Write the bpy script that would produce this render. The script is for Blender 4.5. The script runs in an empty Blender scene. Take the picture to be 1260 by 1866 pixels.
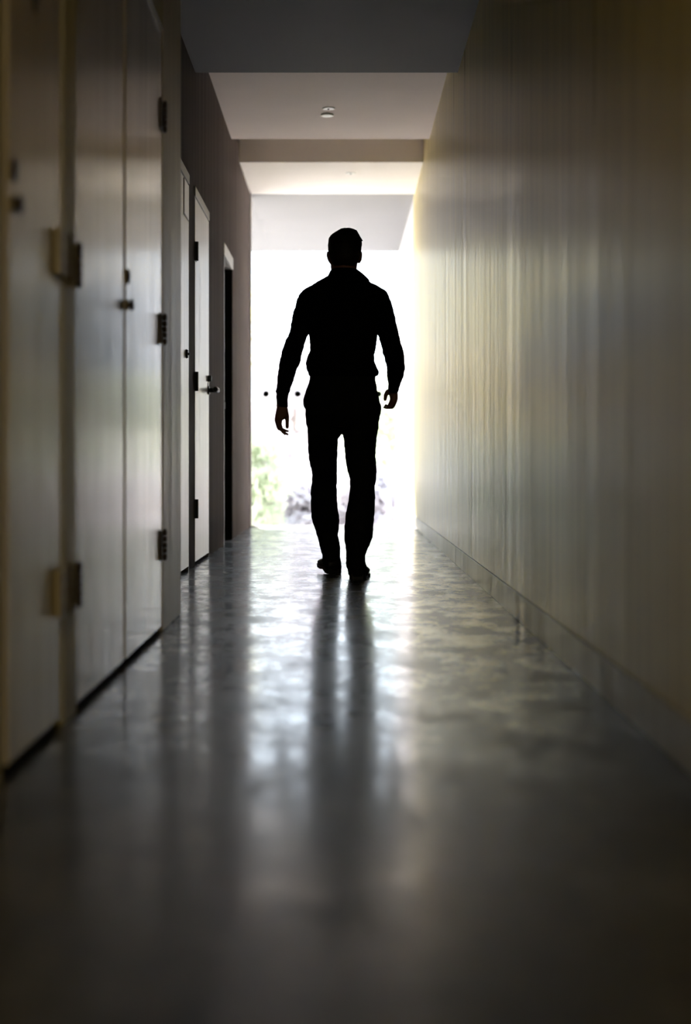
import bpy, bmesh, math, random
from mathutils import Vector, Matrix, noise

# ------------------------------------------------------------ camera, world, sun, exposure
H = 0.61                    # camera height above the corridor floor
F = 2591.0                  # focal length in pixels of the 1260x1866 frame (50 mm, 36 mm tall sensor)
sc = bpy.context.scene
COL = sc.collection

cam_d = bpy.data.cameras.new('camera')
cam = bpy.data.objects.new('camera', cam_d); COL.objects.link(cam)
cam.location = (0, 0, H); cam.rotation_euler = (math.pi / 2, 0, 0)
cam_d.sensor_fit = 'VERTICAL'; cam_d.sensor_height = 36; cam_d.sensor_width = 24.3
cam_d.lens = 50
cam_d.shift_x = 6 / 1866; cam_d.shift_y = -91 / 1866
cam_d.clip_start = 0.05; cam_d.clip_end = 400
cam_d.dof.use_dof = True; cam_d.dof.focus_distance = 7.5; cam_d.dof.aperture_fstop = 1.5
sc.camera = cam

w = bpy.data.worlds.new('sky'); sc.world = w; w.use_nodes = True
nt = w.node_tree; nt.nodes.clear()
out = nt.nodes.new('ShaderNodeOutputWorld'); bg = nt.nodes.new('ShaderNodeBackground')
tc = nt.nodes.new('ShaderNodeTexCoord'); sep = nt.nodes.new('ShaderNodeSeparateXYZ')
rmp = nt.nodes.new('ShaderNodeValToRGB')
nt.links.new(tc.outputs['Generated'], sep.inputs[0]); nt.links.new(sep.outputs['Z'], rmp.inputs[0])
rmp.color_ramp.elements[0].position = 0.0; rmp.color_ramp.elements[0].color = (0.83, 0.90, 1.0, 1)
rmp.color_ramp.elements[1].position = 0.45; rmp.color_ramp.elements[1].color = (0.70, 0.84, 1.0, 1)
nt.links.new(rmp.outputs[0], bg.inputs[0]); bg.inputs[1].default_value = 3.5
nt.links.new(bg.outputs[0], out.inputs[0])

sun_d = bpy.data.lights.new('sun', 'SUN'); sun = bpy.data.objects.new('sun', sun_d); COL.objects.link(sun)
sun_d.energy = 36.0; sun_d.angle = math.radians(1.0); sun_d.color = (1.0, 0.93, 0.88)
sun.rotation_euler = Vector((0.22, -1.0, -0.76)).to_track_quat('-Z', 'Y').to_euler()

# portal in the open end of the corridor, so the sky is sampled through it
pd = bpy.data.lights.new('end_portal', 'AREA'); po = bpy.data.objects.new('end_portal', pd); COL.objects.link(po)
pd.shape = 'RECTANGLE'; pd.size = 1.6; pd.size_y = 3.2; pd.cycles.is_portal = True
po.location = (-0.09, 13.62, 1.55); po.rotation_euler = (-math.pi / 2, 0, 0)

# assumed warm ceiling lamp, unseen behind the viewpoint, added to light the near walls
ld = bpy.data.lights.new('assumed_warm_lamp', 'AREA'); lo = bpy.data.objects.new('assumed_warm_lamp', ld); COL.objects.link(lo)
ld.shape = 'DISK'; ld.size = 0.22; ld.energy = 48.0; ld.color = (1.0, 0.90, 0.60); lo.location = (0.0, -1.0, 2.88)

vs = sc.view_settings
sc.display_settings.display_device = 'sRGB'
vs.view_transform = 'Standard'; vs.look = 'None'; vs.gamma = 1.0; vs.use_curve_mapping = False
vs.exposure = 0.0
cy = sc.cycles
cy.max_bounces = 14; cy.diffuse_bounces = 8; cy.glossy_bounces = 6; cy.transparent_max_bounces = 12
cy.use_denoising = True
cy.sample_clamp_indirect = 12.0
cy.caustics_reflective = True; cy.blur_glossy = 0.3

# ------------------------------------------------------------ materials
def mat(name, color, rough=0.5, spec=0.5, metallic=0.0):
    m = bpy.data.materials.new(name); m.use_nodes = True
    b = m.node_tree.nodes['Principled BSDF']
    b.inputs['Base Color'].default_value = (*color, 1); b.inputs['Roughness'].default_value = rough
    b.inputs['Specular IOR Level'].default_value = spec; b.inputs['Metallic'].default_value = metallic
    return m

def N(m, t, **kw):
    n = m.node_tree.nodes.new(t)
    for k, v in kw.items(): setattr(n, k, v)
    return n

def noise_node(m, scale, detail=4, stretch=(1, 1, 1), rough=0.55, off=(0, 0, 0)):
    t = N(m, 'ShaderNodeTexCoord'); mp = N(m, 'ShaderNodeMapping')
    mp.inputs['Scale'].default_value = stretch; mp.inputs['Location'].default_value = off
    n = N(m, 'ShaderNodeTexNoise'); n.inputs['Scale'].default_value = scale
    n.inputs['Detail'].default_value = detail; n.inputs['Roughness'].default_value = rough
    m.node_tree.links.new(t.outputs['Object'], mp.inputs[0]); m.node_tree.links.new(mp.outputs[0], n.inputs['Vector'])
    return n.outputs['Fac']

def ramp(m, fac, stops):
    r = N(m, 'ShaderNodeValToRGB'); cr = r.color_ramp
    while len(cr.elements) < len(stops): cr.elements.new(0.5)
    for e, (p, c) in zip(cr.elements, stops):
        e.position = p; e.color = (*c, 1) if len(c) == 3 else c
    m.node_tree.links.new(fac, r.inputs[0]); return r.outputs[0]

def maprange(m, fac, a, b, c, d):
    r = N(m, 'ShaderNodeMapRange'); r.inputs[1].default_value = a; r.inputs[2].default_value = b
    r.inputs[3].default_value = c; r.inputs[4].default_value = d
    m.node_tree.links.new(fac, r.inputs[0]); return r.outputs[0]

def mixc(m, fac, a, b, mode='MIX'):
    x = N(m, 'ShaderNodeMix', data_type='RGBA', blend_type=mode)
    if isinstance(fac, float): x.inputs[0].default_value = fac
    else: m.node_tree.links.new(fac, x.inputs[0])
    for s, v in ((6, a), (7, b)):
        if isinstance(v, tuple): x.inputs[s].default_value = (*v, 1)
        else: m.node_tree.links.new(v, x.inputs[s])
    return x.outputs[2]

def setin(m, sock, val):
    m.node_tree.links.new(val, m.node_tree.nodes['Principled BSDF'].inputs[sock])

def bump(m, h, strength, dist, prev=None):
    b = N(m, 'ShaderNodeBump'); b.inputs['Strength'].default_value = strength; b.inputs['Distance'].default_value = dist
    m.node_tree.links.new(h, b.inputs['Height'])
    if prev: m.node_tree.links.new(prev, b.inputs['Normal'])
    return b.outputs[0]

def brushed(name, c1, c2, r1, r2, spec=0.5, bs=0.12, sc1=9.0, fs=0.6):
    """painted board with vertical brush streaks"""
    m = mat(name, c1, r1, spec)
    big = noise_node(m, sc1, 5, (1, 1, 0.035))
    fine = noise_node(m, sc1 * 7, 3, (1, 1, 0.02))
    mid = noise_node(m, sc1 * 3, 4, (1, 1, 0.02), 0.6, (5, 2, 1))
    colr = mixc(m, 0.5, ramp(m, big, [(0.25, c1), (0.75, c2)]), ramp(m, mid, [(0.3, tuple(v * 0.72 for v in c1)), (0.7, tuple(min(v * 1.15, .95) for v in c2))]))
    setin(m, 'Base Color', colr)
    setin(m, 'Roughness', maprange(m, big, 0.3, 0.7, r1, r2))
    n = bump(m, big, bs * 0.6, 0.008); n = bump(m, mid, bs, 0.004, n); n = bump(m, fine, bs * fs, 0.003, n)
    setin(m, 'Normal', n)
    return m

M = {}
M['wall_right'] = brushed('right_wall_paint', (0.58, 0.48, 0.20), (0.75, 0.64, 0.31), 0.27, 0.38, 0.20, 0.14, 7.0, 1.0)
m = M['wall_right']
# scuffs and pale scraped marks low on the wall
sc_ = noise_node(m, 3.2, 7, (1, 1, 0.6), 0.7)
M['door_paint'] = brushed('putty_door_paint', (0.44, 0.36, 0.265), (0.51, 0.42, 0.315), 0.15, 0.21, 0.42, 0.12, 10.0, 2.0)
M['post_paint'] = brushed('door_post_paint', (0.40, 0.35, 0.20), (0.47, 0.41, 0.25), 0.45, 0.55, 0.4, 0.08, 10.0)
M['pillar'] = brushed('pillar_plaster', (0.52, 0.45, 0.38), (0.70, 0.62, 0.54), 0.36, 0.52, 0.55, 0.12, 14.0)
M['dark_wall'] = brushed('charcoal_wall_paint', (0.12, 0.100, 0.103), (0.19, 0.165, 0.17), 0.7, 0.8, 0.008, 0.08, 6.0)
M['white_door'] = brushed('white_door_paint', (0.84, 0.80, 0.79), (0.88, 0.84, 0.83), 0.32, 0.38, 0.8, 0.03, 8.0)
M['white_frame'] = mat('white_frame_paint', (0.72, 0.70, 0.69), 0.45)
M['frame_grey'] = mat('grey_frame_paint', (0.15, 0.135, 0.13), 0.4)
M['board'] = brushed('skirting_board_concrete', (0.36, 0.33, 0.27), (0.46, 0.42, 0.35), 0.3, 0.45, 0.5, 0.05, 8.0)
M['dark_gap'] = mat('shadow_gap', (0.03, 0.026, 0.022), 0.8, 0.2)
M['room_dark'] = mat('room_shade_black', (0.02, 0.02, 0.02), 0.9, 0.1)  # near-black colour paints the shade of the side room and far jamb
def plaster(name, c, rough=0.75):
    m = mat(name, c, rough, 0.25)
    n1 = noise_node(m, 30, 5)
    n2 = noise_node(m, 1.3, 3)
    setin(m, 'Base Color', ramp(m, n2, [(0.35, tuple(v * 0.95 for v in c)), (0.65, c)]))
    setin(m, 'Normal', bump(m, n1, 0.08, 0.002)); return m
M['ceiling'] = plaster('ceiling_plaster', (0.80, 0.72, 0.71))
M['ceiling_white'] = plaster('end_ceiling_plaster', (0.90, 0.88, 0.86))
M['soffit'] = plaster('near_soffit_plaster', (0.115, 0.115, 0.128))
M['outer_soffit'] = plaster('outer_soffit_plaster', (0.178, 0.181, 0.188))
M['outer_wall'] = plaster('outer_wall_render', (0.58, 0.56, 0.57), 0.6)
M['metal_dark'] = mat('dark_bronze_metal', (0.055, 0.036, 0.026), 0.42, 0.5, 0.6)
M['metal_brass'] = mat('aged_brass', (0.20, 0.155, 0.085), 0.38, 0.5, 0.8)
M['metal_black'] = mat('black_metal', (0.02, 0.02, 0.02), 0.4, 0.5, 0.3)
M['hinge_paint'] = mat('dull_gold_hinge_plate', (0.34, 0.27, 0.15), 0.45, 0.4)
M['steel'] = mat('brushed_steel', (0.35, 0.35, 0.36), 0.3, 0.5, 1.0)
M['white_plastic'] = mat('white_plastic', (0.85, 0.88, 0.86), 0.35)
M['shirt'] = mat('black_shirt_cloth', (0.004, 0.004, 0.005), 0.9, 0.05)
M['trousers'] = mat('dark_trouser_cloth', (0.010, 0.011, 0.010), 0.9, 0.05)
M['skin'] = mat('skin', (0.22, 0.10, 0.075), 0.55, 0.25)
M['hair'] = mat('dark_hair', (0.008, 0.006, 0.005), 0.6, 0.2)
M['shoe'] = mat('black_shoe_leather', (0.006, 0.006, 0.007), 0.5, 0.3)
M['dot'] = mat('black_dot_film', (0.004, 0.010, 0.004), 0.6, 0.1)
for k in ('shirt', 'trousers'):
    n = noise_node(M[k], 180, 2); setin(M[k], 'Normal', bump(M[k], n, 0.15, 0.001))
n = noise_node(M['hair'], 60, 3, (1, 1, 0.2)); setin(M['hair'], 'Normal', bump(M['hair'], n, 0.5, 0.003))

# polished concrete floor
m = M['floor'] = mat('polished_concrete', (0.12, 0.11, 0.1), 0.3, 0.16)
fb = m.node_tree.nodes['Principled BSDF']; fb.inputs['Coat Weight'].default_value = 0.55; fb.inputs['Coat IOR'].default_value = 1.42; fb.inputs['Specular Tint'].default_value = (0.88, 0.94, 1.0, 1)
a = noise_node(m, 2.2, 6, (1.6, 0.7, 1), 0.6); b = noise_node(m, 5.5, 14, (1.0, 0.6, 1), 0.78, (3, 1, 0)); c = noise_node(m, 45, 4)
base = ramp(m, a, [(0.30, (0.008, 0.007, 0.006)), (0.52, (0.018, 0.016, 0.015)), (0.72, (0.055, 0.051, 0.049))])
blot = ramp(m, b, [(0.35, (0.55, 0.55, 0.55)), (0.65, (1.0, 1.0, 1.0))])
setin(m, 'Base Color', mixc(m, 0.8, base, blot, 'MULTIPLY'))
add = N(m, 'ShaderNodeMath', operation='ADD')
m.node_tree.links.new(maprange(m, a, 0.3, 0.7, 0.0, 0.035), add.inputs[0])
m.node_tree.links.new(maprange(m, b, 0.38, 0.62, 0.19, 0.08), add.inputs[1])
setin(m, 'Coat Roughness', add.outputs[0]); setin(m, 'Roughness', maprange(m, b, 0.35, 0.65, 0.50, 0.36))
setin(m, 'Coat Weight', maprange(m, b, 0.36, 0.6, 0.35, 1.0))
nn = bump(m, a, 0.07, 0.022); c_n = bump(m, a, 0.03, 0.02); c_n = bump(m, b, 0.022, 0.004, c_n); nn = bump(m, b, 0.10, 0.008, nn); nn = bump(m, c, 0.05, 0.0012, nn)
setin(m, 'Normal', nn); setin(m, 'Coat Normal', c_n)

# thin architectural glass: mostly transparent, Fresnel reflection
m = M['glass'] = bpy.data.materials.new('door_glass'); m.use_nodes = True; t = m.node_tree; t.nodes.clear()
o_ = t.nodes.new('ShaderNodeOutputMaterial'); mx = t.nodes.new('ShaderNodeMixShader')
tr = t.nodes.new('ShaderNodeBsdfTransparent'); gl = t.nodes.new('ShaderNodeBsdfGlossy'); lw = t.nodes.new('ShaderNodeLayerWeight')
tr.inputs[0].default_value = (0.99, 0.995, 0.99, 1); gl.inputs['Roughness'].default_value = 0.0
pw = t.nodes.new('ShaderNodeMath'); pw.operation = 'POWER'; pw.inputs[1].default_value = 5.0
fr = t.nodes.new('ShaderNodeMath'); fr.operation = 'MULTIPLY_ADD'; fr.inputs[1].default_value = 0.9; fr.inputs[2].default_value = 0.03
t.links.new(lw.outputs['Facing'], pw.inputs[0]); t.links.new(pw.outputs[0], fr.inputs[0])
t.links.new(fr.outputs[0], mx.inputs[0]); t.links.new(tr.outputs[0], mx.inputs[1]); t.links.new(gl.outputs[0], mx.inputs[2])
t.links.new(mx.outputs[0], o_.inputs[0])

def leafmat(name, c1, c2):
    m = mat(name, c1, 0.5, 0.3)
    setin(m, 'Base Color', ramp(m, noise_node(m, 1.4, 3), [(0.35, c1), (0.65, c2)]))
    t = m.node_tree; tl = t.nodes.new('ShaderNodeBsdfTranslucent'); tl.inputs[0].default_value = (*c2, 1)
    mx = t.nodes.new('ShaderNodeMixShader'); mx.inputs[0].default_value = 0.4
    t.links.new(t.nodes['Principled BSDF'].outputs[0], mx.inputs[1]); t.links.new(tl.outputs[0], mx.inputs[2])
    t.links.new(mx.outputs[0], t.nodes['Material Output'].inputs[0]); return m
M['leaf_green'] = leafmat('leaf_green', (0.52, 0.58, 0.44), (0.74, 0.79, 0.64))  # leaf colours kept pale to paint in the haze and glare outside
M['leaf_yellow'] = leafmat('leaf_yellow', (0.70, 0.60, 0.22), (0.85, 0.76, 0.36))
M['leaf_grey'] = leafmat('leaf_hazy_grey', (0.60, 0.58, 0.61), (0.78, 0.75, 0.78))
M['bark'] = mat('bark', (0.42, 0.38, 0.35), 0.9)
M['ground'] = mat('pale_gravel', (0.62, 0.59, 0.56), 0.9)
gn = noise_node(M['ground'], 6, 6); setin(M['ground'], 'Base Color', ramp(M['ground'], gn, [(0.3, (0.66, 0.63, 0.61)), (0.7, (0.82, 0.79, 0.77))]))

# ------------------------------------------------------------ helpers
def link(name, bm, material, parent=None, smooth=False, bevel=0.0):
    me = bpy.data.meshes.new(name); bmesh.ops.recalc_face_normals(bm, faces=bm.faces)
    bm.to_mesh(me); bm.free()
    if smooth:
        for p in me.polygons: p.use_smooth = True
    me.materials.append(material)
    o = bpy.data.objects.new(name, me); COL.objects.link(o)
    if parent: o.parent = parent
    if bevel:
        bv = o.modifiers.new('bevel', 'BEVEL'); bv.width = bevel; bv.segments = 2; bv.limit_method = 'ANGLE'
    return o

def bx(bm, x0, x1, y0, y1, z0, z1):
    vs_ = [bm.verts.new((x, y, z)) for x in (x0, x1) for y in (y0, y1) for z in (z0, z1)]
    for f in ((0, 1, 3, 2), (4, 6, 7, 5), (0, 4, 5, 1), (2, 3, 7, 6), (0, 2, 6, 4), (1, 5, 7, 3)):
        bm.faces.new([vs_[i] for i in f])

def rings(bm, rs, cap=True):
    """rs: list of rings (lists of Vectors of equal length) -> closed loft"""
    vr = [[bm.verts.new(p) for p in r] for r in rs]
    n = len(vr[0])
    for a_, b_ in zip(vr, vr[1:]):
        for i in range(n):
            bm.faces.new((a_[i], a_[(i + 1) % n], b_[(i + 1) % n], b_[i]))
    if cap:
        bm.faces.new(vr[0]); bm.faces.new(vr[-1])

def cyl(bm, p0, p1, r0, r1=None, n=20):
    tube(bm, [p0, p1], [r0, r1 if r1 is not None else r0], n, round_ends=False)

def tube(bm, pts, rad, n=12, round_ends=True, flat=(1.0, 1.0), up=None):
    pts = [Vector(p) for p in pts]; rs = []
    up0 = Vector(up) if up else Vector((0, 1, 0.013))
    for i, p in enumerate(pts):
        t_ = (pts[min(i + 1, len(pts) - 1)] - pts[max(i - 1, 0)]).normalized()
        u = up0 - t_ * up0.dot(t_)
        if u.length < 1e-3: u = Vector((1, 0, 0)) - t_ * t_.x
        u.normalize(); v = t_.cross(u)
        def ring(c_, r_):
            return [c_ + u * math.cos(k * 2 * math.pi / n) * r_ * flat[0] + v * math.sin(k * 2 * math.pi / n) * r_ * flat[1] for k in range(n)]
        if i == 0 and round_ends:
            for q in (0.97, 0.8, 0.45): rs.append(ring(p - t_ * rad[0] * q, rad[0] * math.sqrt(max(1 - q * q, 0.02))))
        rs.append(ring(p, rad[i]))
        if i == len(pts) - 1 and round_ends:
            for q in (0.45, 0.8, 0.97): rs.append(ring(p + t_ * rad[-1] * q, rad[-1] * math.sqrt(max(1 - q * q, 0.02))))
    rings(bm, rs)

def struct(name, bm, material, **k):
    o = link(name, bm, material, **k); o['kind'] = 'structure'; return o

def tag(o, label, cat, group=None):
    o['label'] = label; o['category'] = cat
    if group: o['group'] = group

def box_struct(name, boxes, material, **k):
    bm = bmesh.new()
    for b_ in boxes: bx(bm, *b_)
    return struct(name, bm, material, **k)

def copy_tree(o, dx=0, dy=0, dz=0, parent=None):
    c_ = o.copy(); COL.objects.link(c_)
    if parent: c_.parent = parent
    else: c_.location = o.location + Vector((dx, dy, dz))
    for ch in o.children: copy_tree(ch, parent=c_)
    return c_

XR = 0.683; XL = -0.647; XD = -0.868
YE = 13.35          # glass end of the corridor
Z1 = 2.91; Z2 = 3.14

# ------------------------------------------------------------ setting
def grid_plane(bm, x0, x1, y0, y1, z0, z1): bx(bm, x0, x1, y0, y1, z0, z1)
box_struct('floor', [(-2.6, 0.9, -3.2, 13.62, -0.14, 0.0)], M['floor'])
wr = box_struct('wall_right', [(XR, XR + 0.2, -3.2, 13.62, 0.105, 3.7)], M['wall_right'])
# flush skirting of three boards with thin joints
bb = bmesh.new()
for y0, y1 in ((-3.2, 1.18), (1.187, 4.845), (4.852, 8.50), (8.512, 12.15), (12.157, 13.62)):
    bx(bb, XR - 0.004, XR + 0.2, y0, y1, 0.0, 0.102)
struct('baseboard_right', bb, M['board'], bevel=0.0015)
box_struct('trim_1', [(XR + 0.004, XR + 0.19, -3.2, 13.60, 0.1021, 0.1049)], M['dark_gap'])
box_struct('wall_back', [(-1.1, 0.9, -3.4, -3.2, 0, 3.7)], M['pillar'])

# ceilings
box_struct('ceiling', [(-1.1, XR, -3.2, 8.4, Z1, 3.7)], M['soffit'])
box_struct('ceiling_middle', [(-1.1, XR, 8.401, 11.14, Z2, 3.7)], M['ceiling'])
box_struct('ceiling_recess', [(-1.1, XR, 11.141, 11.999, 3.52, 3.7)], M['ceiling'])
box_struct('ceiling_end', [(-1.1, XR, 12.0, 13.42, Z2, 3.7)], M['ceiling_white'])
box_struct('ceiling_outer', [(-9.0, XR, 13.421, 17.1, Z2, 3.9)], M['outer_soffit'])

# door bank wall, near left: posts, head, backing, pillar
DT = 2.155
box_struct('wall_left', [
    (-1.1, XL, -3.2, 2.70, 0, Z1), (-1.1, XL, 3.295, 3.455, 0, DT + 0.008), (-1.1, XL, 2.70, 5.13, DT + 0.008, Z1),
    (-1.1, -0.72, 2.70, 3.295, 0, DT + 0.008), (-1.1, -0.72, 3.455, 5.13, 0, DT + 0.008)], M['post_paint'], bevel=0.002)
box_struct('wall_pillar', [(-1.1, XL, 5.131, 5.70, 0, Z1)], M['pillar'], bevel=0.004)
# dark strips that paint the shade in the floor gap under the doors
box_struct('door_gap_shade', [(-0.719, -0.67, 2.70, 3.294, 0, 0.016), (-0.719, -0.67, 3.456, 5.129, 0, 0.016)], M['dark_gap'])
# dark wall beyond, with two door niches and an open doorway
segs = [(5.701, 7.20), (8.035, 8.36), (9.245, 10.41), (11.25, 13.62)]
bxs = [(-1.05, XD, a_, b_, 0, 3.7) for a_, b_ in segs]
bxs += [(-1.05, XD, 7.20, 8.035, 2.235, 3.7), (-1.05, XD, 8.36, 9.245, 2.235, 3.7), (-1.05, XD, 10.41, 11.25, 2.22, 3.7)]
box_struct('wall_left_far', bxs, M['dark_wall'])
# small dark room behind the doorway
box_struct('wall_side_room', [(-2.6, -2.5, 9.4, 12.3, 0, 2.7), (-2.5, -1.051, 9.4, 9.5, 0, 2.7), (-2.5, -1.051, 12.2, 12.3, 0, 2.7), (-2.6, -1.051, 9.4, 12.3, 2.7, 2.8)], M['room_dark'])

# ------------------------------------------------------------ doors
def hinge(parent, x, y, z, s, mat_leaf, leaf=0.075, h=0.105, th=0.003):
    """butt hinge on a +x facing wall; the leaf lies on the door side (s=+1: door is nearer than the knuckle)"""
    y0, y1 = sorted((y - s * leaf, y))
    bm = bmesh.new(); bx(bm, x - 0.001, x + th, y0, y1, z - h / 2, z + h / 2)
    hg = link('hinge', bm, mat_leaf, parent, bevel=0.001)
    bm = bmesh.new()
    for k in range(5):
        z0 = z - h / 2 + k * h / 5
        cyl(bm, (x + 0.0085, y, z0 + 0.0012), (x + 0.0085, y, z0 + h / 5 - 0.0012), 0.0075, n=14)
    for e in (-1, 1):
        cyl(bm, (x + 0.0085, y, z + e * (h / 2 - 0.0012)), (x + 0.0085, y, z + e * (h / 2 + 0.004)), 0.005, n=12)
    link('hinge_knuckle', bm, M['metal_dark'], hg, smooth=True)
    bm = bmesh.new()
    for e in (0.3, 0.75):
        for zz in (-0.035, 0.0, 0.035):
            cyl(bm, (x + th - 0.0005, y - s * leaf * e, z + zz), (x + th + 0.0012, y - s * leaf * e, z + zz), 0.0035, n=10)
    link('hinge_screw', bm, M['metal_dark'], hg)

def knob_set(parent, x, y, z_knob, z_lock):
    def turned(name, z, prof, m_, par):
        bm = bmesh.new()
        rings(bm, [[Vector((x + d, y + r_ * math.cos(k * math.pi / 12), z + r_ * math.sin(k * math.pi / 12))) for k in range(24)] for d, r_ in prof])
        return link(name, bm, m_, par, smooth=True)
    turned('rose', z_knob, [(0.0, 0.017), (0.002, 0.017), (0.004, 0.010), (0.009, 0.009)], M['metal_brass'], parent)
    turned('door_knob', z_knob, [(0.006, 0.010), (0.008, 0.0165), (0.011, 0.0185), (0.015, 0.018), (0.018, 0.013), (0.019, 0.001)], M['metal_dark'], parent)
    lk = turned('deadbolt', z_lock, [(0.0, 0.0225), (0.003, 0.0225), (0.0055, 0.019), (0.006, 0.001)], M['metal_dark'], parent)
    bm = bmesh.new(); bx(bm, x + 0.0058, x + 0.0070, y - 0.001, y + 0.001, z_lock - 0.005, z_lock + 0.005)
    link('keyhole', bm, M['metal_black'], lk)

def leaf_door(name, x, y0, y1, z0=0.02, z1=DT, m_='door_paint', th=0.045):
    bm = bmesh.new(); bx(bm, x - th, x, y0, y1, z0, z1)
    return struct(name, bm, M[m_], bevel=0.002)

d1 = leaf_door('door_1', XL - 0.003, 2.765, 3.288)
knob_set(d1, XL - 0.003, 2.815, 1.120, 1.187)
for z in (0.312, 1.088, 1.853): hinge(d1, XL, 3.325, z, 1, M['hinge_paint'], 0.12, 0.105, 0.011)
bm = bmesh.new()      # small dark diamond shape on the door
pl = [(3.00, 1.64), (3.038, 1.60), (3.00, 1.558), (2.962, 1.60)]
rings(bm, [[Vector((XL - 0.0025 + d, y, z)) for y, z in pl] for d in (0, 0.003)])
link('dark_diamond', bm, M['metal_dark'], d1)['label'] = 'small dark diamond shape'
d2 = leaf_door('door_2', XL - 0.003, 3.462, 4.222)
for z in (0.312, 1.088, 1.853): hinge(d2, XL, 3.455, z, -1, M['metal_dark'], 0.045)
d3 = leaf_door('door_3', XL - 0.003, 4.272, 5.122)
knob_set(d3, XL - 0.003, 4.31, 1.086, 1.172)
for z in (0.312, 1.088, 1.853): hinge(d3, XL, 5.122, z, 1, M['metal_dark'])
# added steel strip standing in for the highlight on the door head edge
box_struct('head_highlight_strip', [(XL + 0.0005, XL + 0.003, 3.60, 5.125, DT + 0.010, DT + 0.0135)], M['steel'])

# white doors in the charcoal wall
def far_door(name, y0, y1):
    f = bmesh.new()
    for b_ in ((XD - 0.12, XD + 0.006, y0, y1, 2.178, 2.232),):
        bx(f, *b_)
    dd = leaf_door(name, XD + 0.002, y0 + 0.006, y1 - 0.022, 0.022, 2.168, 'white_door')
    link('door_frame', f, M['white_frame'], dd, bevel=0.002)
    f = bmesh.new(); bx(f, XD - 0.12, XD + 0.001, y1 - 0.016, y1, 0, 2.178)
    link('door_jamb', f, M['frame_grey'], dd)
    f = bmesh.new(); bx(f, XD - 0.115, XD - 0.06, y0 + .001, y1 - 0.017, 0.0, 2.17)
    link('door_stop', f, M['dark_gap'], dd)
    return dd
d4 = far_door('door_4', 7.20, 8.034)
bm = bmesh.new(); bx(bm, XD + 0.0025, XD + 0.007, 7.765, 7.985, 1.972, 2.160)
link('vent_cover', bm, M['white_door'], d4, bevel=0.001)['label'] = 'flush cover plate outlined in black'
bm = bmesh.new()
for b_ in ((7.752, 7.764, 1.962, 2.162), (7.764, 7.99, 1.962, 1.970)): bx(bm, XD + 0.0022, XD + 0.005, *b_)
link('cover_outline', bm, M['metal_black'], d4)
bm = bmesh.new()
cyl(bm, (XD + 0.002, 7.885, 1.210), (XD + 0.014, 7.885, 1.210), 0.026, 0.022); cyl(bm, (XD + 0.014, 7.885, 1.21), (XD + 0.022, 7.885, 1.21), 0.008)
link('deadbolt', bm, M['metal_black'], d4, smooth=False)
d5 = far_door('door_5', 8.36, 9.244)
for z in (0.335, 1.085, 1.85):
    bm = bmesh.new(); bx(bm, XD + 0.001, XD + 0.005, 8.34, 8.43, z - 0.055, z + 0.055)
    cyl(bm, (XD + 0.012, 8.365, z - 0.056), (XD + 0.012, 8.365, z + 0.056), 0.010, n=14)
    link('hinge', bm, M['metal_black'], d5)
# lever handle and lock
bm = bmesh.new()
cyl(bm, (XD + 0.002, 9.16, 1.072), (XD + 0.012, 9.16, 1.072), 0.027)
cyl(bm, (XD + 0.012, 9.15, 1.072), (XD + 0.066, 9.15, 1.072), 0.0145)
tube(bm, [(XD + 0.064, 9.155, 1.072), (XD + 0.064, 9.10, 1.072), (XD + 0.062, 9.035, 1.072)], [0.0175, 0.0175, 0.017], 16)
link('lever_handle', bm, M['metal_black'], d5, smooth=True)
bm = bmesh.new()
cyl(bm, (XD + 0.002, 9.16, 1.148), (XD + 0.016, 9.16, 1.148), 0.020); bx(bm, XD + 0.016, XD + 0.026, 9.150, 9.170, 1.130, 1.166); bx(bm, XD + 0.002, XD + 0.006, 9.155, 9.165, 1.09, 1.14)
link('lock_turn', bm, M['metal_black'], d5)

# open doorway: white head, dark jambs, the far one blackened to paint its unlit face
bm = bmesh.new(); bx(bm, XD - 0.19, XD + 0.006, 10.41, 11.25, 2.13, 2.219)
d6 = struct('door_6', bm, M['white_frame'], bevel=0.002)
bm = bmesh.new(); bx(bm, XD - 0.19, XD - 0.001, 11.225, 11.249, 0.001, 2.129)
link('door_jamb', bm, M['room_dark'], d6)
bm = bmesh.new(); bx(bm, XD - 0.19, XD + 0.003, 10.411, 10.435, 0.001, 2.129)
link('door_jamb', bm, M['frame_grey'], d6)
bm = bmesh.new(); bx(bm, XD - 0.075, XD - 0.055, 11.214, 11.2245, 1.03, 1.08)
link('strike_plate', bm, M['steel'], d6)

# ------------------------------------------------------------ glass end wall
YG = 13.40
bm = bmesh.new(); bx(bm, XD, XR, YG, YG + 0.001, 0.012, Z2)
# a single sheet: remove all but the front face so the pane is counted once by light
win = struct('window_1', bm, M['glass'])
bm = bmesh.new(); bx(bm, XD, XD + 0.012, YG - 0.02, YG + 0.03, 0, Z2); bx(bm, XD + .012, XR, YG - 0.02, YG + 0.03, 0.0, 0.010)
link('window_frame', bm, M['white_frame'], win)
for px in (485, 543, 601, 632, 690):
    X = (px - 624) / F * YG; Z = H + (842 - 718) / F * YG
    bm = bmesh.new(); cyl(bm, (X, YG - 0.0025, Z), (X, YG - 0.0005, Z), 0.029, n=28)
    link('dot_marker', bm, M['dot'], win)

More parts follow.
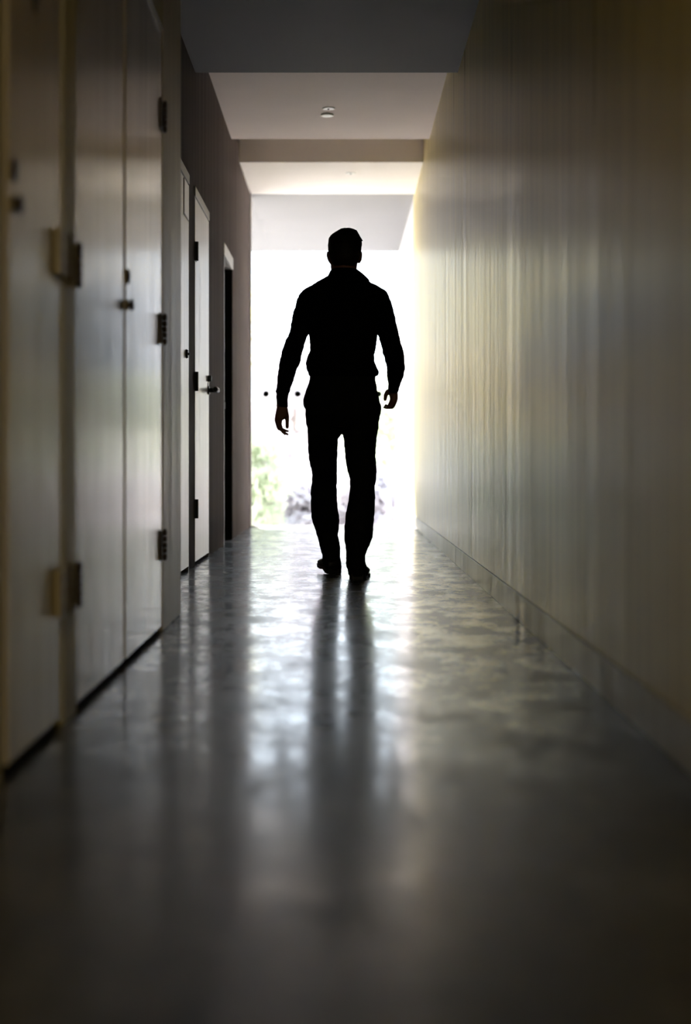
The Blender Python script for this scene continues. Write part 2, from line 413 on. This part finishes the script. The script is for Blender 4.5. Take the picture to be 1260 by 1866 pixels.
# ------------------------------------------------------------ outside
box_struct('wall_outside', [(XR, XR + 0.25, 13.621, 17.9, -0.7, Z2), (XR, XR + 0.25, 17.101, 17.9, Z2, 3.9)], M['outer_wall'])
box_struct('trim_4', [(XR - 0.003, XR - 0.0002, 13.7, 17.88, 0.452, 0.462)], M['frame_grey'])
box_struct('trim_5', [(-9, XR, 13.621, 13.70, -0.7, -0.01)], M['outer_wall'])
g = bmesh.new(); bx(g, -40, 40, 13.701, 90, -0.9, -0.7)
struct('floor_outside', g, M['ground'])
box_struct('wall_facade', [(-9, -1.051, 13.30, 13.62, 0, 3.9)], M['outer_wall'])

random.seed(7)
def leaves(bm, c, r, n, size):
    for _ in range(n):
        v = Vector((random.gauss(0, 1), random.gauss(0, 1), random.gauss(0, 1))).normalized() * (random.random() ** 0.45)
        p = Vector((c[0] + v.x * r[0], c[1] + v.y * r[1], c[2] + v.z * r[2]))
        u = Vector((random.gauss(0, 1), random.gauss(0, 1), random.gauss(0, 1))).normalized()
        q = u.orthogonal().normalized(); s = size * random.uniform(0.6, 1.3)
        pts = [p - u * s, p - u * s * .2 + q * s * .42, p + u * s, p - u * s * .2 - q * s * .42]
        bm.faces.new([bm.verts.new(x) for x in pts])

def tree(name, x, y, top, r, material, label, cat, n=2800, base=-0.7, group=None):
    t = bpy.data.objects.new(name, None); COL.objects.link(t); t.location = (x, y, base)
    hgt = top - base; tag(t, label, cat, group)
    bm = bmesh.new()
    pts = [Vector((0, 0, -0.05)), Vector((random.uniform(-.08, .08), 0, hgt * .3)), Vector((random.uniform(-.15, .15), .05, hgt * .6)), Vector((0, 0, hgt * .85))]
    k = hgt * 0.018
    tube(bm, pts, [k * 1.3, k, k * .7, k * .3], 10)
    for i in range(7):
        a_ = i * 2.4; s_ = pts[1].lerp(pts[3], i / 8)
        e = s_ + Vector((math.cos(a_) * r * .75, math.sin(a_) * r * .75, hgt * .16))
        tube(bm, [s_, s_.lerp(e, .5) + Vector((0, 0, .06)), e], [k * .5, k * .35, k * .15], 7)
    link('trunk', bm, M['bark'], t, smooth=True)
    bm = bmesh.new()
    ncl = 9
    for i in range(ncl):
        a_ = i * 2.39996; f_ = i / (ncl - 1); rr = r * (0.25 + 0.6 * math.sin(math.pi * (0.15 + 0.75 * f_)))
        c_ = (math.cos(a_) * rr * .75, math.sin(a_) * rr * .75, hgt * (0.22 + 0.66 * f_))
        leaves(bm, c_, (r * .55, r * .55, hgt * .17), n // ncl, 0.075 + y * 0.0016)
    link('foliage', bm, material, t)
    return t
G = 'trees and shrubs outside the end door'
specs = [
 # name, x, y, top, r, mat, label, cat
 ('leafy_shrub', -1.45, 19.6, 0.95, 0.75, 'leaf_green', 'bright green shrub low beside the left edge of the glass door', 'shrub'),
 ('leafy_shrub', -0.55, 21.5, 0.35, 0.60, 'leaf_grey', 'pale silvery shrub seen low between the door edge and the man', 'shrub'),
 ('leafy_shrub', 0.35, 20.5, 0.45, 0.55, 'leaf_grey', 'grey green shrub low down at the right of the man', 'shrub'),
 ('broadleaf_tree', -2.5, 24.5, 4.6, 1.0, 'leaf_yellow', 'lower yellow green tree just at the left edge of the glass door', 'tree'),
 ('broadleaf_tree', -0.9, 28.0, 2.9, 1.0, 'leaf_grey', 'silver grey tree left of the man behind his arm', 'tree'),
 ('broadleaf_tree', 1.0, 32.0, 2.6, 1.2, 'leaf_green', 'green tree standing directly behind the man and his right arm', 'tree'),
 ('broadleaf_tree', -3.35, 31.0, 6.6, 1.45, 'leaf_yellow', 'tall golden tree added beyond the left edge for the yellow glow on the right wall', 'tree'),  # added mostly out of view so the right wall reflects yellow
]
for s_ in specs:
    tree(s_[0], s_[1], s_[2], s_[3], s_[4], M[s_[5]], s_[6], s_[7])

# ------------------------------------------------------------ ceiling fittings
def fitting(name, x, y, z, label, cat, parts):
    t = bpy.data.objects.new(name, None); COL.objects.link(t); t.location = (x, y, z)
    tag(t, label, cat)
    for pn, prof, m_ in parts:
        bm = bmesh.new()
        rings(bm, [[Vector((r * math.cos(k * math.pi / 16), r * math.sin(k * math.pi / 16), d)) for k in range(32)] for d, r in prof])
        link(pn, bm, m_, t, smooth=True)
    return t
SPR = [('rosette', [(-0.0002, 0.046), (-0.004, 0.045), (-0.006, 0.036), (-0.005, 0.014)], M['white_plastic']), ('nozzle', [(-0.005, 0.008), (-0.010, 0.007), (-0.012, 0.003)], M['metal_black'])]
fitting('ceiling_sprinkler', -0.097, 10.17, Z2, 'white round sprinkler plate with a dark centre on the ceiling above the man', 'sprinkler', SPR)
fitting('smoke_detector', -0.110, 10.35, Z2, 'plain white round detector just beyond the sprinkler plate with the dark centre', 'smoke detector',
        [('base', [(-0.0002, 0.045), (-0.003, 0.045)], M['white_plastic']), ('cover', [(-0.003, 0.047), (-0.008, 0.047), (-0.012, 0.040), (-0.013, 0.001)], M['white_plastic'])])
f2 = fitting('ceiling_sprinkler', 0.075, 12.45, Z2, 'faint round sprinkler plate on the bright ceiling nearest the glass door', 'sprinkler', SPR)

# ------------------------------------------------------------ the man
def P(px, py, Y): return Vector(((px - 624) / F * Y, Y, H + (842 - py) / F * Y))
def prow(bm, rows, n=28, sq=2.3, shrink=1.0, cap=True):
    """rows: (y_px, x_left, x_right, depth position, half thickness)"""
    rs = []
    for (py, xl, xr, Y, d) in rows:
        c_ = P((xl + xr) / 2, py, Y); a_ = (xr - xl) / 2 / F * Y * shrink; dd = d * shrink
        r = []
        for k in range(n):
            t_ = 2 * math.pi * k / n; co, si = math.cos(t_), math.sin(t_)
            r.append(c_ + Vector((math.copysign(abs(co) ** (2 / sq), co) * a_, math.copysign(abs(si) ** (2 / sq), si) * dd, 0)))
        rs.append(r)
    rings(bm, rs, cap)

def dense(rows, step=5.0):
    o_ = []
    for a_, b_ in zip(rows, rows[1:]):
        k = max(1, int(abs(b_[0] - a_[0]) / step))
        for i in range(k):
            t_ = i / k; o_.append(tuple(a_[j] + (b_[j] - a_[j]) * t_ for j in range(5)))
    o_.append(rows[-1]); return o_

def bake(name, bm, material, voxel, parent, sm=2, wrinkle=None):
    me = bpy.data.meshes.new(name); bmesh.ops.recalc_face_normals(bm, faces=bm.faces); bm.to_mesh(me); bm.free()
    o = bpy.data.objects.new(name, me); COL.objects.link(o)
    r = o.modifiers.new('r', 'REMESH'); r.mode = 'VOXEL'; r.voxel_size = voxel; r.use_smooth_shade = True
    s = o.modifiers.new('s', 'SMOOTH'); s.iterations = sm; s.factor = 0.5
    dg = bpy.context.evaluated_depsgraph_get(); dg.update()
    me2 = bpy.data.meshes.new_from_object(o.evaluated_get(dg)); me2.name = name
    o.modifiers.clear(); o.data = me2; bpy.data.meshes.remove(me)
    if wrinkle:
        amp, f_ = wrinkle
        nor = [v.normal.copy() for v in me2.vertices]
        for v, n_ in zip(me2.vertices, nor):
            q = v.co
            k = noise.noise(Vector((q.x * f_, q.y * f_, q.z * f_ * 1.9))) + .5 * noise.noise(Vector((q.x * f_ * 2.3 + 4, q.y * f_ * 2.3, q.z * f_ * 4.6)))
            v.co = q + n_ * amp * k
    me2.materials.clear(); me2.materials.append(material)
    for p in me2.polygons: p.use_smooth = True
    if parent: o.parent = parent
    return o

YT = 7.50
torso = [(503,598,664,7.50,.055),(507,591,668,7.50,.062),(513,579,673,7.50,.070),(517,574,679,7.50,.076),(521,568,688,7.50,.084),(526,557,697,7.50,.090),(530,552,703,7.50,.095),(536,552,705,7.50,.098),(550,553,703,7.50,.110),
         (575,556,697,7.50,.118),(608,564,688.5,7.50,.118),(622,564.5,686.5,7.50,.115),(640,565.3,684,7.50,.110),(650,561,682,7.50,.112),
         (660,558,683.5,7.50,.117),(669,558,687,7.50,.120),(678,561,690.5,7.50,.121),(684,564,690,7.50,.119),(687,567,684,7.50,.112)]
larm = [(530,552,580,7.50,.045),(537,546,578,7.50,.055),(547,541.5,574,7.49,.060),(560,538,570,7.48,.061),(573,534.5,567.5,7.47,.060),(607,528,563.5,7.44,.056),(618,522.5,558,7.43,.055),
        (629,518,554.5,7.42,.055),(633,516.5,554,7.42,.053),(644,513.4,551,7.41,.053),(648,512.5,549.5,7.41,.050),(660,510,547.8,7.40,.050),(673,508,541,7.39,.047),
        (686,506.6,537,7.38,.044),(700,505.2,533,7.37,.041),(709,504,529.5,7.37,.038),(713.5,501.9,528.6,7.36,.036),(718,503.8,526,7.36,.035),(728,504.2,524.4,7.36,.033),(743,504,524.8,7.35,.032)]
rarm = [(530,680,704,7.50,.045),(537,682,707.5,7.50,.055),(551,684,713.3,7.51,.060),(564,685,717,7.52,.060),(578,686.5,720,7.53,.060),(609,689,727,7.55,.057),(618,691.5,729.5,7.56,.056),(627,694.5,731.7,7.57,.055),
        (634,697,734,7.58,.055),(644.5,698,736.3,7.59,.052),(650,700.8,737,7.60,.052),(658,702.4,737.6,7.61,.052),(667,704.5,738.3,7.62,.050),(673,705.6,738,7.64,.050),(689,706.6,734.5,7.67,.044),
        (699,708.5,730.5,7.69,.038),(704.5,708,728,7.70,.035),(711,708.5,727.5,7.71,.034),(716,709.5,724.5,7.72,.032)]
pelvis = [(684,566,685.5,7.50,.108),(693,564.5,685,7.50,.110),(711,558.5,687.5,7.50,.122),(729,552.3,692,7.50,.130),(739,553.5,694.6,7.50,.132),(745,556.7,695.6,7.50,.132),(757,557,693.5,7.50,.128),(766,557.5,691,7.51,.118),(778,560,690,7.51,.095)]
lleg = [(750,558,624,7.50,.105),(770,558.5,624,7.52,.102),(784,561,623,7.53,.098),(793,561.3,621.4,7.54,.096),(802,561.6,616,7.56,.093),(824,562,615,7.60,.090),(845,565.5,615,7.63,.086),(864,569,614.4,7.66,.084),
        (873,569.3,614.4,7.68,.081),(887,567.2,614,7.70,.078),(913,566.7,615,7.72,.080),(930,567.2,616.5,7.74,.081),(942,567.8,618.5,7.75,.080),(951,570,619,7.76,.076),(976,578,616.2,7.79,.068),
        (985,581,618.5,7.80,.066),(996,583.5,620.2,7.81,.065),(1013,588,620.4,7.83,.068),(1022,587,621.5,7.84,.072),(1030,590,623,7.84,.072),(1038,596,623,7.84,.07)]
rleg = [(750,622,694,7.50,.105),(770,623.5,690,7.51,.102),(783,624.6,690,7.52,.100),(802,626.6,686.7,7.53,.095),(831,629.5,684.2,7.54,.088),(853,632.2,687,7.55,.086),(871,637.8,685.8,7.55,.083),(876,638,685.4,7.55,.081),
        (887,638.7,682.8,7.54,.079),(902,637,684,7.53,.080),(916,634.4,683.8,7.51,.081),(936,630,682.6,7.49,.081),(960,628.4,681,7.48,.076),(982,627.8,678.8,7.47,.070),(1004,631,669,7.47,.066),
        (1013,631,665.6,7.47,.066),(1024,630.5,666,7.475,.068),(1032,631.5,668.5,7.48,.072),(1041,634.5,671,7.49,.074),(1049,635.5,670.5,7.49,.072)]
# head rows (skull under the hair, then jaw and neck)
head = [(424,616,645,7.50,.055),(428,609,651,7.50,.078),(434,604,655,7.50,.090),(445,601,657,7.50,.098),(456,600.5,657.5,7.50,.098),(466,601,657,7.50,.096),(474,602.5,654,7.505,.092),(481,603,651.4,7.51,.085),
        (487,603,650.8,7.515,.074),(492,603.8,650,7.51,.068),(500,604,650.5,7.505,.066),(512,600,656,7.50,.064),(524,592,668,7.50,.070)]

body = bmesh.new()
prow(body, dense(head), 32, 2.1)
# jaw, chin, nose, brow, lips (he faces away, +Y)
tube(body, [P(629,470,7.56), P(629,483,7.585), P(629,490,7.585)], [.050, .040, .026], 16)
tube(body, [P(629,458,7.595), P(629,468,7.608), P(629,472,7.607)], [.008, .011, .013], 10)
tube(body, [P(622,471,7.60), P(636,471,7.60)], [.008, .008], 8)
tube(body, [P(616,454,7.585), P(629,453,7.595), P(642,454,7.585)], [.009, .008, .009], 8)
tube(body, [P(622,478,7.610), P(629,477.5,7.613), P(636,478,7.610)], [.005, .006, .005], 8)
tube(body, [P(622,480,7.608), P(629,480.5,7.612), P(636,480,7.608)], [.005, .006, .005], 8)
for s_ in ((601.8, 597.6, 599.3, 601.5), (656.0, 658.6, 657.8, 655.5)):     # ears
    tube(body, [P(s_[0],459,7.50), P(s_[1],460.5,7.485), P(s_[1]-.1,466,7.485), P(s_[2],473,7.495), P(s_[3],478,7.505)], [.007, .0075, .0085, .008, .0065], 10, flat=(1.5, .72))
# trunk and limbs beneath the clothes
prow(body, dense(torso), 24, 2.2, 0.88); prow(body, dense(larm), 20, 2.1, 0.80); prow(body, dense(rarm), 20, 2.1, 0.80)
prow(body, dense(pelvis), 24, 2.2, 0.88); prow(body, dense(lleg), 20, 2.1, 0.80); prow(body, dense(rleg), 20, 2.1, 0.80)
# left hand: hangs, fingers curled towards the thigh
YH = 7.35
prow(body, dense([(736,505.5,523.5,YH,.026),(744,504.3,524.6,YH,.025),(750,503,525.8,YH,.023),(757,501.8,525.5,YH,.020),(762,501,521,YH,.019),(766,500.8,514.8,YH,.026),(773,502.6,513.6,YH,.030),(779,504.3,515.5,YH,.030),(784,507,517.5,YH,.028)], 3), 20, 2.5)
def finger(pts, r): tube(body, [P(*p) for p in pts], r, 10)
finger([(507,770,YH+.026),(510,779,YH+.030),(516,783.2,YH+.028),(520.8,784.4,YH+.022)], [.0095,.0095,.0080,.0060])
finger([(507,771,YH+.009),(510,780.5,YH+.010),(517.5,785.0,YH+.010),(525.0,785.6,YH+.006)], [.0095,.0095,.0075,.0054])
finger([(507,771,YH-.010),(510.5,781,YH-.011),(517,787.6,YH-.012),(524.4,791.6,YH-.013)], [.0095,.0090,.0070,.0052])
finger([(507,770,YH-.027),(510.5,780,YH-.030),(515.5,787,YH-.031),(519.8,791.2,YH-.031)], [.0088,.0085,.0072,.0058])
finger([(520.3,747,YH+.008),(523.6,757,YH+.014),(523.7,767,YH+.016),(523.7,778.0,YH+.014)], [.0135,.0110,.0102,.0092])
# right hand: half closed, thumb hanging on its inner side
YH = 7.74
prow(body, dense([(706,709,726.5,7.71,.028),(714,709,725,YH,.026),(720,709.5,725.6,YH,.025),(726,711,725.6,YH,.026),(731,710,724.6,YH,.028),(736,707.5,722.6,YH,.030),(741,705.5,720.2,YH,.030),(745,708,716.5,YH,.026)], 3), 20, 2.5)
finger([(718,735,YH+.028),(714,741,YH+.033),(708,741.5,YH+.034),(703.6,738.8,YH+.032)], [.0105,.0105,.0095,.0078])
finger([(718,736,YH+.010),(714,741.8,YH+.012),(707.5,742.4,YH+.012),(702.4,740.6,YH+.011)], [.0105,.0100,.0090,.0072])
finger([(718,736,YH-.009),(714,742,YH-.010),(706.5,742.9,YH-.011),(700.4,742.4,YH-.011)], [.0105,.0095,.0082,.0060])
finger([(717,736,YH-.026),(713,741.5,YH-.029),(707,743.2,YH-.029),(702.6,743.2,YH-.029)], [.0098,.0088,.0075,.0058])
finger([(712.5,711.5,YH+.004),(706.4,714.5,YH+.010),(703.2,720.5,YH+.015),(702.2,727.6,YH+.016)], [.0150,.0135,.0120,.0095])
man = bake('person', body, M['skin'], 0.0033, None, 2)
tag(man, 'man in black long sleeved shirt and dark trousers walking away down the corridor', 'person')

sb = bmesh.new()
prow(sb, dense(torso), 36, 2.35); prow(sb, dense(larm), 28, 2.2); prow(sb, dense(rarm), 28, 2.2)
shirt = bake('shirt', sb, M['shirt'], 0.0065, man, 2, (0.0035, 22))
# small cuff folds
cb = bmesh.new()
prow(cb, [(490.5,605,650,7.50,.068),(493,603,653.5,7.50,.071),(496,601,657.5,7.50,.075),(499,599.8,661.5,7.50,.079),(504,597,667,7.495,.084),(509,597.5,672,7.49,.088),(511.5,598,674,7.49,.089),(515,601,671.5,7.49,.086),(518,606,664,7.49,.08)], 36, 2.3)
bake('collar', cb, M['shirt'], 0.004, shirt, 1)
tb = bmesh.new()
prow(tb, dense(pelvis), 36, 2.35); prow(tb, dense(lleg), 30, 2.2); prow(tb, dense(rleg), 30, 2.2)
bake('trousers', tb, M['trousers'], 0.0065, man, 2, (0.003, 20))
# hair cap
hb = bmesh.new()
hair = [(416.6,627,639,7.495,.022),(418,620,645,7.495,.044),(421,615.5,650.2,7.495,.060),(425,608.5,653.2,7.495,.076),(430,602.6,656.2,7.495,.088),(435,599.3,658.8,7.492,.098),(444,598.3,660.3,7.488,.103),(449,598.3,659.3,7.482,.102),
        (456,598.5,658.8,7.474,.094),(464,600.3,657.4,7.464,.080),(472,602.6,654.5,7.460,.066),(480,606,650,7.462,.050),(485,610,646,7.468,.038)]
prow(hb, dense(hair, 3), 36, 2.1)
for i in range(26):                                                   # loose tufts on the crown
    a_ = random.uniform(-1.25, 1.25); q = random.uniform(-.06, .05)
    rr = 30.0
    bx0, by0 = 629 + math.sin(a_) * (rr - 4), 446 - math.cos(a_) * (rr - 5)
    tube(hb, [P(bx0, by0, 7.49 + q), P(bx0 + math.sin(a_) * 3 + 1.2, by0 - math.cos(a_) * 2.2 + abs(a_), 7.49 + q), P(bx0 + math.sin(a_) * 3.2 + 4.4, by0 - math.cos(a_) * 2.0 + 1.2 + abs(a_), 7.49 + q)], [.008, .006, .003], 7)
bake('hair', hb, M['hair'], 0.0035, man, 1, (0.0022, 60))
tube_b = bmesh.new()
for i in range(5):
    tube(tube_b, [P(640 + i, 419.5, 7.49), P(646 + i, 418.4 + i * .3, 7.485), P(650.5 + i * .4, 421 + i * .6, 7.485), P(652.6, 425 + i * .3, 7.485)], [.0012, .0011, .0009, .0005], 6)
link('hair_wisp', tube_b, M['hair'], man, smooth=True)

def shoe(heel, yaw, pitch, name='shoe'):
    """local frame: +y to the toe, origin at the bottom of the heel"""
    R_ = Matrix.Translation(Vector(heel)) @ Matrix.Rotation(yaw, 4, 'Z') @ Matrix.Rotation(pitch, 4, 'X')
    def place(bm):
        for v in bm.verts: v.co = R_ @ v.co
    secs = [(0.0, .030, .022, .060, 0), (.010, .040, .022, .085, 0), (.035, .043, .022, .100, 0), (.075, .040, .020, .100, .001), (.120, .040, .014, .082, .002), (.165, .046, .010, .066, .003),
            (.205, .049, .009, .056, .004), (.245, .046, .010, .048, .003), (.275, .037, .013, .040, 0), (.292, .022, .018, .033, 0), (.298, .008, .021, .028, 0)]
    bm = bmesh.new(); rs = []
    for y, hw, zb, zt, dx in secs:
        r = []
        for k in range(24):
            t_ = 2 * math.pi * k / 24; co, si = math.cos(t_), math.sin(t_)
            zc = (zb + zt) / 2; hz = (zt - zb) / 2
            wv = hw * (1 - 0.25 * max(si, 0))
            r.append(Vector((dx + math.copysign(abs(co) ** .8, co) * wv, y, zc + math.copysign(abs(si) ** .8, si) * hz)))
        rs.append(r)
    rings(bm, rs); place(bm)
    s_ = link(name, bm, M['shoe'], man, smooth=True)
    bm = bmesh.new()
    outl = []
    for y, hw, zb, zt, dx in secs: outl.append((dx + hw + .002, y, zb))
    for y, hw, zb, zt, dx in reversed(secs): outl.append((dx - hw - .002, y, zb))
    def zbot(y): return 0.0 if y < .085 else (0.0 if .15 < y < .25 else (.006 if y <= .15 else (y - .25) * .22))
    lo = [Vector((x, y, zbot(y))) for x, y, zb in outl]; hi = [Vector((x, y, max(zb, .008) + .003)) for x, y, zb in outl]
    rings(bm, [lo, hi]); place(bm)
    link('sole', bm, M['shoe'], s_)
xl_ = (609.5 - 624) / F * 7.79
shoe((xl_, 7.775, 0.0), math.radians(13), math.radians(5))
xr_ = (651.5 - 624) / F * 7.43
shoe((xr_, 7.425, 0.0), math.radians(-5), math.radians(0))
